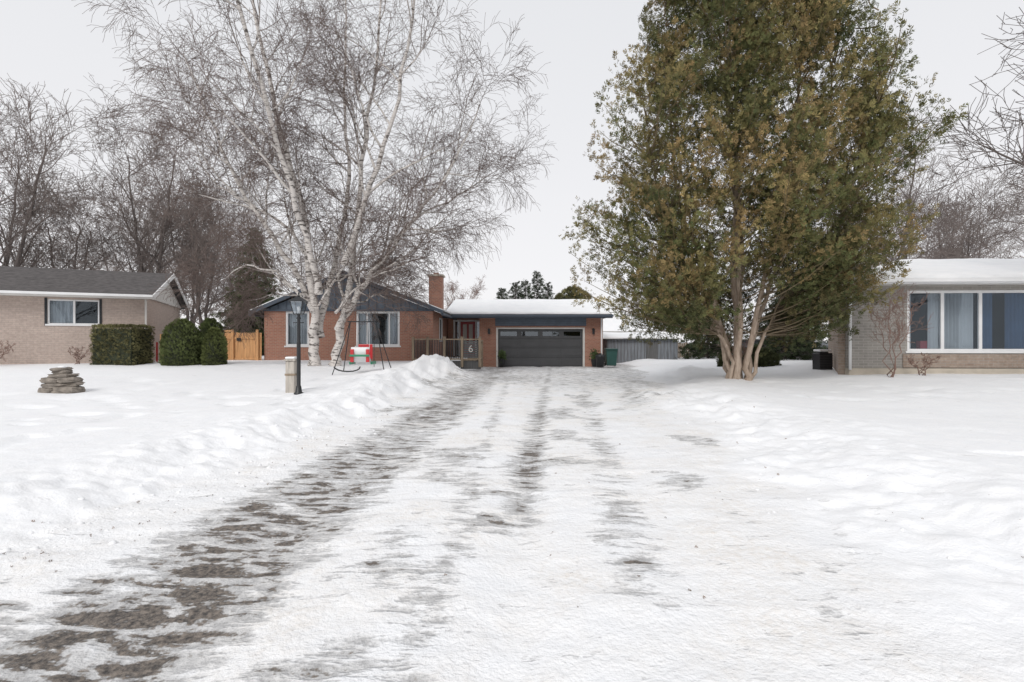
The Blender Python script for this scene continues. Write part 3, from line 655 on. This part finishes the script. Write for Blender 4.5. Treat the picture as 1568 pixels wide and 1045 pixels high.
    boxes('front_door',[(-3.07,-2.21,ye+.02,ye+.07,.56,2.60)],M['red'],e)
    boxes('front_door_panes',[(-2.93,-2.70,ye+.006,ye+.018,1.3,2.45),(-2.58,-2.35,ye+.006,ye+.018,1.3,2.45)],M['curt'],e)
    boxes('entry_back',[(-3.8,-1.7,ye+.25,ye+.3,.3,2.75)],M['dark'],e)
    A=(-3.84,28.35,2.93);B=(5.55,28.35,2.93);Cc=(5.55,33.3,4.05);Dd=(-3.84,33.3,4.05)
    mesh('garage_roof',[A,B,Cc,Dd,(5.55,38,2.93),(-3.84,38,2.93),(-3.84,28.35,2.80),(5.55,28.35,2.80),(5.55,38,2.80),(-3.84,38,2.80)],[(0,1,2,3),(3,2,4,5),(6,9,8,7),(0,6,7,1),(1,7,8,4,2),(5,9,6,0,3)],M['shingle'],e)
    snowslab('garage_roof_snow',[(-3.8,28.38,2.94),(5.5,28.38,2.94),(5.5,33.3,4.06),(-3.8,33.3,4.06)],.10,M['snow'],e)
    boxes('garage_fascia',[(-3.84,5.57,28.30,28.347,2.72,2.92)],M['bluedk'],e);boxes('garage_gutter',[(-3.8,5.6,28.19,28.297,2.80,2.90)],M['bluedk'],e)
    boxes('downspout',[(5.02,5.1,28.9,28.97,0,2.75)],M['white'],e)
    for x in (-1.3,4.6):
        boxes('wall_lamp',[(x-.06,x+.06,yg-.14,yg-.02,1.85,2.1),(x-.08,x+.08,yg-.16,yg-.0,2.103,2.13),(x-.03,x+.03,yg-.10,yg-.04,2.133,2.17)],M['black'],e)
    boxes('deck_floor',[(-3.8,-1.9,26.6,30.55,.40,.50),(-3.8,-1.9,26.55,26.598,.0,.5)],M['wood'],e)
main_house()
def deck_rail():
    e=empty('deck_railing',(0,0,0));y=24.6;xs_=[-4.75,-4.05,-3.25,-2.4,-1.55]
    boxes('posts',[(x-.06,x+.06,y-.06,y+.06,.2,1.62) for x in xs_],M['wood'],e,bevel=.008)
    boxes('post_caps',[(x-.08,x+.08,y-.08,y+.08,1.623,1.66) for x in xs_],M['wood'],e)
    boxes('top_rail',[(xs_[i]+.062,xs_[i+1]-.062,y-.04,y+.04,1.50,1.56) for i in range(4)]+[(xs_[i]+.062,xs_[i+1]-.062,y-.03,y+.03,.55,.61) for i in range(4)],M['wood'],e)
    L=[]
    for i in (0,1,2):
        n=9
        for k in range(1,n+1):
            x=xs_[i]+(xs_[i+1]-xs_[i])*k/(n+1);L.append((x-.018,x+.018,y-.012,y+.012,.612,1.498))
    boxes('balusters',L,M['black'],e)
    boxes('deck_skirt',[(-4.8,-1.5,y+.08,y+.12,.1,.5)],M['greywd'],e)
    boxes('slat_panel',[(xs_[3]+.07,xs_[4]-.07,y-.02,y+.01,.64+i*.105,.72+i*.105) for i in range(8)],M['greywd'],e)
    cu=bpy.data.curves.new('house_number','FONT');cu.body='6';cu.size=.48;cu.extrude=.012;cu.materials.append(M['cream'])
    o=bpy.data.objects.new('house_number',cu);o.rotation_euler=(R(90),0,0);o.location=(-2.10,y-.045,.92);link(o,e)
    boxes('return_rail_posts',[(-1.61,-1.49,y+1.6,y+1.72,.1,1.5)],M['wood'],e);boxes('return_rail',[(-1.59,-1.51,y+.07,y+1.59,1.42,1.50),(-1.58,-1.52,y+.07,y+1.59,.55,.61)],M['wood'],e)
deck_rail()

def left_house():
    e=empty('pale_brick_bungalow',(-15.8,22,0),R(24))
    W=15;Dp=8;ez=3.32
    wall('front_wall',W,-.1,ez,[(W-3.25,W-1.55,2.12,3.15),(W-9.5,W-7.5,1.9,3.1)],.22,M['brick_pale'],e,(-W,0,0))
    window(e,-3.25,-1.55,2.12,3.15,.05,(-2.4,),[(-3.2,-2.45,M['curt'])],fw=.06)
    boxes('window_surround',[(-3.33,-3.252,-.03,.03,2.07,3.2),(-1.548,-1.47,-.03,.03,2.07,3.2)],M['dark'],e)
    window(e,-9.5,-7.5,1.9,3.1,.05,(-8.5,),[(-9.4,-8.6,M['curt'])],fw=.06)
    wall('gable_wall',Dp-.225,-.1,ez,[],.22,M['brick_pale'],e,(0,.222,0),R(90))
    wall('rear_wall',W,-.1,ez,[],.22,M['brick_pale'],e,(-W,Dp,0));wall('far_wall',Dp-.25,-.1,ez,[],.22,M['brick_pale'],e,(-W+.22,.222,0),R(90))
    rz_=4.75
    o=prism('gable_siding',[(.22,ez+.003),(Dp,ez+.003),(Dp/2,rz_-.12)],-.1,.0,M['cream'],e);o.rotation_euler=(0,0,R(90))
    def slab(nm,ye,ze,yr,zr,mat,t,xa,xb): return mesh(nm,[(xa,ye,ze),(xb,ye,ze),(xb,yr,zr),(xa,yr,zr),(xa,ye,ze+t),(xb,ye,ze+t),(xb,yr,zr+t),(xa,yr,zr+t)],[(0,3,2,1),(4,5,6,7),(0,1,5,4),(1,2,6,5),(2,3,7,6),(3,0,4,7)],mat,e)
    slab('roof_front',-.55,ez-.02,Dp/2,rz_,M['shingle'],.09,-W-.4,.40);slab('roof_rear',Dp+.55,ez-.02,Dp/2+.002,rz_,M['shingle'],.09,-W-.4,.40)
    slab('rake_trim',-.56,ez-.12,Dp/2,rz_-.10,M['white'],.20,.402,.45);slab('rake_trim_rear',Dp+.56,ez-.12,Dp/2+.002,rz_-.10,M['white'],.20,.402,.45)
    boxes('eave_fascia',[(-W-.4,.44,-.60,-.552,ez-.10,ez+.06)],M['cream'],e);boxes('gutter',[(-W-.4,.44,-.70,-.603,ez-.03,ez+.07)],M['white'],e,bevel=.01)
    boxes('soffit',[(-W-.4,.40,-.55,-.002,ez-.08,ez-.06)],M['cream'],e)
    boxes('downspout',[(.03,.10,-.08,-.01,.2,ez-.1)],M['cream'],e)
    boxes('foundation',[(-W,-.02,-.03,-.003,-.1,.38)],M['conc'],e)
    boxes('red_marker',[(.25,.31,.9,.96,.3,1.4)],M['redp'],e)
left_house()

def right_house():
    e=empty('grey_brick_bungalow',(11.2,17,0),R(-3))
    W=15;ez=3.28
    wx0,wx1=1.85,7.4
    wall('front_wall',W,.55,ez,[(wx0,wx1,1.1,3.12)],.22,M['brick_grey'],e)
    boxes('front_wall_lower_band',[(wx0-.15,W,-.035,-.003,.58,1.02)],M['brick_tan'],e)
    boxes('foundation',[(-.03,W,-.04,.2,-.2,.547)],M['conc'],e)
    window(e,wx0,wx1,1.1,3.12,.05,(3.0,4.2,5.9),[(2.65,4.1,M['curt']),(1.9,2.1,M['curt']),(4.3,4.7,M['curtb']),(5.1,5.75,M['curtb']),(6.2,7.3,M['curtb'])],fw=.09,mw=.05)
    boxes('plant_pot',[(2.35,2.57,.12,.3,1.2,1.45)],M['red'],e)
    Ld=math.hypot(4.6,9);an=math.atan2(9,4.6)
    wall('side_wall',Ld,-.1,ez,[],.2,M['brick_tan'],e,(.0,.225,0),an)
    boxes('rear_wall',[(4.6,W,9.2,9.4,-.1,ez)],M['brick_grey'],e);boxes('far_wall',[(W-.2,W-.01,.23,9.18,-.1,ez)],M['brick_grey'],e)
    E=[(-.55,-.65,ez+.14),(W+.5,-.65,ez+.14),(W+.5,9.9,ez+.14),(4.3,9.9,ez+.14)];rd=[(4.6,4.6,4.72),(W-3,4.6,4.72)]
    Eb=[(a,b,c-.03) for a,b,c in E]
    mesh('roof',E+rd+Eb,[(0,1,5,4),(1,2,5),(2,3,4,5),(3,0,4),(9,8,7,6),(0,6,7,1),(1,7,8,2),(2,8,9,3),(3,9,6,0)],M['shingle'],e)
    snowslab('roof_snow',[(-.5,-.62,ez+.145),(W+.4,-.62,ez+.145),(W-3,4.6,4.725),(4.6,4.6,4.725)],.13,M['snow'],e)
    snowslab('roof_snow_side',[(4.28,9.8,ez+.145),(-.5,-.6,ez+.145),(4.6,4.6,4.725),(4.61,4.62,4.725)],.1,M['snow'],e,30,8)
    boxes('fascia',[(-.55,W+.5,-.70,-.653,ez-.02,ez+.16)],M['white'],e);boxes('gutter',[(-.55,W+.5,-.81,-.703,ez+.03,ez+.14)],M['white'],e,bevel=.01)
    boxes('soffit',[(-.53,W+.5,-.65,-.003,ez+.0,ez+.02)],M['cream'],e)
    rod('downspout',[(-.1,-.72,ez),(-.02,-.1,ez-.35),(-.02,-.08,1.5),(-.02,-.08,.5)],.045,M['white'],e)
right_house()
def ac():
    e=empty('air_conditioner',(12.0,19.8,0.15));e.scale=(.75,.75,1.05)
    boxes('casing',[(-.33,.33,-.33,.33,.05,.8)],M['black'],e,bevel=.03)
    boxes('louvres',[(-.34,.34,-.345,-.332,.1+i*.06,.13+i*.06) for i in range(11)],M['char'],e)
    lathe('fan_guard',[(.27,.805),(.27,.83),(.2,.84),(.02,.85)],M['char'],e)
    boxes('snow_cap',[(-.3,.3,-.3,.3,.852,.93)],M['snow'],e,bevel=.03)
ac()

def garden_lamp():
    x,y=-5.0,12.0;e=empty('garden_lamp_post',(x,y,gz(x,y)-.02))
    lathe('pole',[(.11,0),(.11,.05),(.075,.08),(.06,.2),(.045,.23),(.045,1.2),(.05,1.22),(.038,1.25),(.036,1.78),(.06,1.80),(.03,1.84),(.03,1.88),(.07,1.90)],M['black'],e,18)
    a,b=.085,.145;z0,z1=1.91,2.19
    mesh('lantern_glass',[(-a,-a,z0),(a,-a,z0),(a,a,z0),(-a,a,z0),(-b,-b,z1),(b,-b,z1),(b,b,z1),(-b,b,z1)],[(0,1,5,4),(1,2,6,5),(2,3,7,6),(3,0,4,7)],M['lglass'],e)
    for sx in(-1,1):
        for sy in(-1,1): rod('cage_bar',[(sx*a,sy*a,z0),(sx*b,sy*b,z1)],.011,M['black'],e,6)
    boxes('cage_base',[(-a-.01,a+.01,-a-.01,a+.01,z0-.02,z0)],M['black'],e)
    b2=.18;mesh('lantern_roof',[(-b2,-b2,z1),(b2,-b2,z1),(b2,b2,z1),(-b2,b2,z1),(-.05,-.05,z1+.11),(.05,-.05,z1+.11),(.05,.05,z1+.11),(-.05,.05,z1+.11)],[(0,3,2,1),(0,1,5,4),(1,2,6,5),(2,3,7,6),(3,0,4,7),(4,5,6,7)],M['black'],e)
    lathe('finial',[(.03,z1+.11),(.035,z1+.14),(.012,z1+.16),(.022,z1+.19),(.004,z1+.23)],M['black'],e,12)
    lathe('bulb',[(.015,z0),(.02,z0+.06),(.035,z0+.11),(.03,z0+.16),(.005,z0+.18)],M['white'],e,12)
    for s in (-1,1): rod('crossbar',[(0,0,1.70),(s*.12,0,1.70)],.012,M['black'],e,8)
M['lglass']=glassmat('lantern_glass',(.85,.87,.88),.2)
garden_lamp()
def log_post():
    x,y=-5.27,12.25;e=empty('wooden_post',(x,y,gz(x,y)-.05))
    boxes('post',[(-.11,.11,-.11,.11,0,.80)],M['postw'],e,bevel=.02)
    boxes('collar',[(-.12,.12,-.12,.12,.45,.50)],M['wood'],e,bevel=.005)
    boxes('cap',[(-.14,.14,-.14,.14,.803,.84)],M['postw'],e,bevel=.008);boxes('snow_cap',[(-.12,.12,-.12,.12,.842,.90)],M['snow'],e,bevel=.028)
log_post()
def cairn():
    import bmesh
    x,y=-10.55,12.;e=empty('stone_cairn',(x,y,gz(x,y)-.03));r=random.Random(4);z=0
    rows=[[(-.22,.24,.085),(.2,.25,.09)],[(.02,.36,.055)],[(-.14,.2,.07),(.17,.18,.065)],[(.03,.22,.045)],[(0,.14,.05)],[(.02,.09,.035)]]
    for row in rows:
        for (cx,w,h) in row:
            bm=bmesh.new();bmesh.ops.create_cube(bm,size=2);bmesh.ops.subdivide_edges(bm,edges=bm.edges[:],cuts=3,use_grid_fill=True)
            for q in bm.verts:
                n=q.co.normalized()*1.25;q.co=q.co.lerp(n,.42);k=1+r.uniform(-.10,.10);q.co=Vector((q.co.x*w*.95*k,q.co.y*.22*k,q.co.z*h*.93*k))
            me=bpy.data.meshes.new('stone');bm.to_mesh(me);bm.free();me.materials.append(M['stone']);o=bpy.data.objects.new('stone',me)
            o.location=(cx,r.uniform(-.03,.03),z+h*.9);o.rotation_euler=(r.uniform(-.06,.06),r.uniform(-.08,.08),r.uniform(-.4,.4));link(o,e)
        z+=max(q[2] for q in row)*1.75
    lathe('snow_cap',[(.09,z),(.08,z+.02),(.04,z+.04),(.005,z+.045)],M['snow'],e,12)
cairn()
def fence():
    e=empty('wooden_fence');L=[];x=-14.7;y=24.8;i=0
    while x<-12.25:
        L.append((x,x+.135,y,y+.02+.004*(i%2),.1,1.85+.02*(i%3==0)));x+=.143;i+=1
    boxes('boards',L,M['cedarw'],e,bevel=.004)
    boxes('rails',[(-14.7,-12.2,y-.04,y-.003,1.55,1.64),(-14.7,-12.2,y-.04,y-.003,.55,.64)],M['cedarw'],e)
    boxes('posts',[(a-.06,a+.06,y-.11,y-.043,.1,2.0) for a in (-14.7,-13.5,-12.3)],M['cedarw'],e)
    boxes('top_trim',[(-14.7,-13.55,y-.03,y+.04,1.9,1.98)],M['cedarw'],e)
    boxes('gate_latch',[(-13.3,-13.1,y-.06,y-.045,1.45,1.6)],M['black'],e)
    L=[]
    for k in range(20): L.append((-15.1-.03,-15.1,22.0+k*.143,22.135+k*.143,.1,1.75))
    boxes('side_boards',L,M['cedarw'],e)
fence()
def planter(name,x,y,z):
    e=empty(name,(x,y,z));lathe('pot',[(.12,0),(.17,.28),(.19,.40),(.20,.42),(.17,.42),(.16,.38)],M['black'],e,20)
    r=np.random.default_rng(int(abs(x)*10));n=160;P=r.normal(0,.10,(n,3))*[1,1,1.3]+[0,0,.55]
    sprays('greens',P,r.normal(0,.5,(n,3))+[0,0,.9],r.uniform(.1,.22,n),np.array([.07,.10,.04])*r.uniform(.6,1.5,(n,1)),r,e)
planter('potted_greenery',-.55,28.4,.03);planter('potted_greenery',4.55,28.3,.03)
def wheelie(x,y,z):
    e=empty('wheeled_bin',(x,y,z));
    mesh('body',[(-.25,-.3,.06),(.25,-.3,.06),(.25,.28,.06),(-.25,.28,.06),(-.31,-.36,.92),(.31,-.36,.92),(.31,.36,.92),(-.31,.36,.92)],BF,M['bin'],e,bevel=.03)
    boxes('lid',[(-.33,.33,-.40,.38,.925,.99)],M['bin'],e,bevel=.025);boxes('handle',[(-.25,.25,.39,.44,.86,.92)],M['bin'],e,bevel=.01)
    for s in(-1,1):
        o=lathe('wheel',[(.10,-.02),(.10,.02)],M['black'],e,16,(s*.28,.25,.10));o.rotation_euler=(0,R(90),0)
    boxes('rim',[(-.325,.325,-.375,.375,.86,.89)],M['bin'],e)
wheelie(5.4,28.0,.05)
def low_bin(x,y,z):
    e=empty('garbage_can',(x,y,z));lathe('can',[(.2,0),(.25,.55),(.27,.56),(.27,.60),(.2,.67),(.04,.70)],M['black'],e,20);boxes('handle',[(-.08,.08,-.02,.02,.70,.74)],M['black'],e)
low_bin(4.75,27.6,.05)
def shed(name,x0,x1,y0,y1,z0,z1,mat,bat=True,rise=.35):
    e=empty(name)
    boxes('walls',[(x0,x1,y0,y1,z0,z1)],mat,e)
    L=[];x=x0+.05
    while x<x1-.05: L.append((x,x+.03,y0-.02,y0-.003,z0,z1-.02));x+=.22
    boxes('battens',L,M['greywd'],e)
    boxes('roof',[(x0-.2,x1+.2,y0-.25,y1+.2,z1+.003,z1+.06)],M['greywd'],e)
    snowslab('roof_snow',[(x0-.2,y0-.25,z1+.065),(x1+.2,y0-.25,z1+.065),(x1+.2,y1+.2,z1+.065+rise),(x0-.2,y1+.2,z1+.065+rise)],.12,M['snow'],e,24,6)
    boxes('door',[(x0+(x1-x0)*.55,x0+(x1-x0)*.55+.8,y0-.04,y0-.022,z0,z1-.15)],M['greywd'],e)
    return e
shed('wooden_shed',6.3,11.0,34,37,-.1,1.55,M['greyw'])
e=shed('garden_shed',15.2,16.7,33,35,-.1,1.5,M['greyw'])
def fence2(name,x0,x1,y,z1,mat):
    e=empty(name);L=[];x=x0;i=0
    while x<x1: L.append((x,x+.14,y,y+.02,.0,z1+.03*((i*7)%3)));x+=.155;i+=1
    boxes('boards',L,mat,e);boxes('rail',[(x0,x1,y+.022,y+.06,z1-.3,z1-.2)],mat,e)
fence2('board_fence',16.8,24,33.5,1.35,M['greyw']);fence2('board_fence',-30,-15.3,27.5,1.7,M['greywd'])
fence2('board_fence',11.6,15.1,36.5,1.3,M['wood'])
def far_house():
    e=empty('distant_house',(11,60,0))
    boxes('walls',[(-4,6,0,7,0,2.6)],M['cream'],e);prism('roof',[(-4.4,2.603),(6.4,2.603),(4.6,4.2),(-2.6,4.2)],-.4,7.4,M['snow'],e)
    boxes('windows',[(-2,-1,-.03,-.002,1,2),(2,3.4,-.03,-.002,1,2)],M['dark'],e)
far_house()
def swing():
    x,y=-4.95,17.0;z=gz(x,y);e=empty('swing_set',(x,y,z-.05))
    for s in (-1,1):
        rod('leg',[(s*.42,0,1.75),(s*.85,-.5,0)],.016,M['black'],e);rod('leg',[(s*.42,0,1.75),(s*.85,.6,0)],.016,M['black'],e)
    rod('top_bar',[(-.5,0,1.75),(.5,0,1.75)],.022,M['black'],e)
    for s in (-1,1): rod('rope',[(s*.2,0,1.74),(s*.22,0,.72)],.009,M['white'],e,5)
    v=[];f=[]
    for i in range(11):
        a=R(-20+i*13)
        for j in range(5):
            v.append((-.30+.15*j,-.34*math.cos(a)+.05,.78-.36*math.sin(a)))
    for i in range(10):
        for j in range(4): f.append((i*5+j,i*5+j+1,i*5+j+6,i*5+j+5))
    o=mesh('bucket_seat',v,f,M['white'],e,True);md=o.modifiers.new('s','SOLIDIFY');md.thickness=.025
    boxes('seat_back',[(-.24,.24,.28,.31,.50,1.0)],M['redp'],e,bevel=.02);boxes('seat_stripe',[(-.31,-.20,-.37,-.31,.42,.84),(.20,.31,-.37,-.31,.42,.84)],M['redp'],e,bevel=.01)
    boxes('safety_bar',[(-.32,.32,-.42,-.375,.60,.67)],M['greenp'],e,bevel=.012);boxes('foot_panel',[(-.38,-.315,-.25,.25,.34,.44),(.315,.38,-.25,.25,.34,.44)],M['greenp'],e,bevel=.012)
    pts=[(-.35+.42*math.cos(a),-.55+.1*math.sin(a),.28-.16*math.sin(a)) for a in [k*math.pi/8 for k in range(9)]];rod('rocker_bar',pts,.022,M['black'],e)
swing()
def stake(x,y,h=.9):
    e=empty('solar_garden_light',(x,y,gz(x,y)));rod('stake',[(0,0,-.05),(0,0,h)],.012,M['black'],e);lathe('head',[(.02,h),(.06,h+.03),(.06,h+.12),(.09,h+.13),(.02,h+.19)],M['black'],e,12)
stake(-5.2,19.3,1.0)
def wires():
    e=empty('utility_wires')
    for a,b,s in (((5.2,32,3.4),(30,52,8.0),.5),((5.2,32,3.2),(30,52,7.3),.6)):
        a=Vector(a);b=Vector(b);rod('wire',[a.lerp(b,t/14)-Vector((0,0,s*4*(t/14)*(1-t/14))) for t in range(15)],.018,M['black'],e,4)
    rod('utility_pole',[(30,52,0),(30,52,8.3)],.14,M['greywd'],e)
wires()

# ------------------------------------------------------------------ world, sun, camera
w=bpy.data.worlds.new('World');scene.world=w;w.use_nodes=True;nt=w.node_tree;nt.nodes.clear()
out=nt.nodes.new('ShaderNodeOutputWorld');mx=nt.nodes.new('ShaderNodeMixShader')
sk=nt.nodes.new('ShaderNodeTexSky');sk.sky_type='NISHITA';sk.sun_disc=False;sk.sun_elevation=R(42);sk.sun_rotation=R(200)
b1=nt.nodes.new('ShaderNodeBackground');b1.inputs[1].default_value=.10;nt.links.new(sk.outputs[0],b1.inputs[0])
tc=nt.nodes.new('ShaderNodeTexCoord');sp=nt.nodes.new('ShaderNodeSeparateXYZ');nt.links.new(tc.outputs['Generated'],sp.inputs[0])
n=noise(nt,tc.outputs['Generated'],2.2,4,.5)
g=mixc(nt,mapr(nt,sp.outputs[2],0,.65),(.975,.96,.97),(.83,.84,.865))
g=mixc(nt,mapr(nt,n,.35,.7,0,.10),g,(.74,.76,.79))
b2=nt.nodes.new('ShaderNodeBackground');b2.inputs[1].default_value=1.0;nt.links.new(g,b2.inputs[0])
mx.inputs[0].default_value=.94;nt.links.new(b1.outputs[0],mx.inputs[1]);nt.links.new(b2.outputs[0],mx.inputs[2]);nt.links.new(mx.outputs[0],out.inputs[0])
sl=bpy.data.lights.new('sun','SUN');sl.energy=1.5;sl.angle=R(25);sl.color=(1,.97,.93);so=bpy.data.objects.new('sun',sl)
so.rotation_euler=(R(48),0,R(-20));link(so)
cd=bpy.data.cameras.new('camera');cd.lens=18;cd.sensor_width=36;cd.clip_end=3000;cam=bpy.data.objects.new('camera',cd)
cam.location=(0,0,1.45);cam.rotation_euler=(R(90),0,0);link(cam);scene.camera=cam
scene.view_settings.view_transform='Standard';scene.view_settings.look='None';scene.view_settings.exposure=0
print('verts',sum(len(o.data.vertices) for o in bpy.data.objects if o.type=='MESH'))
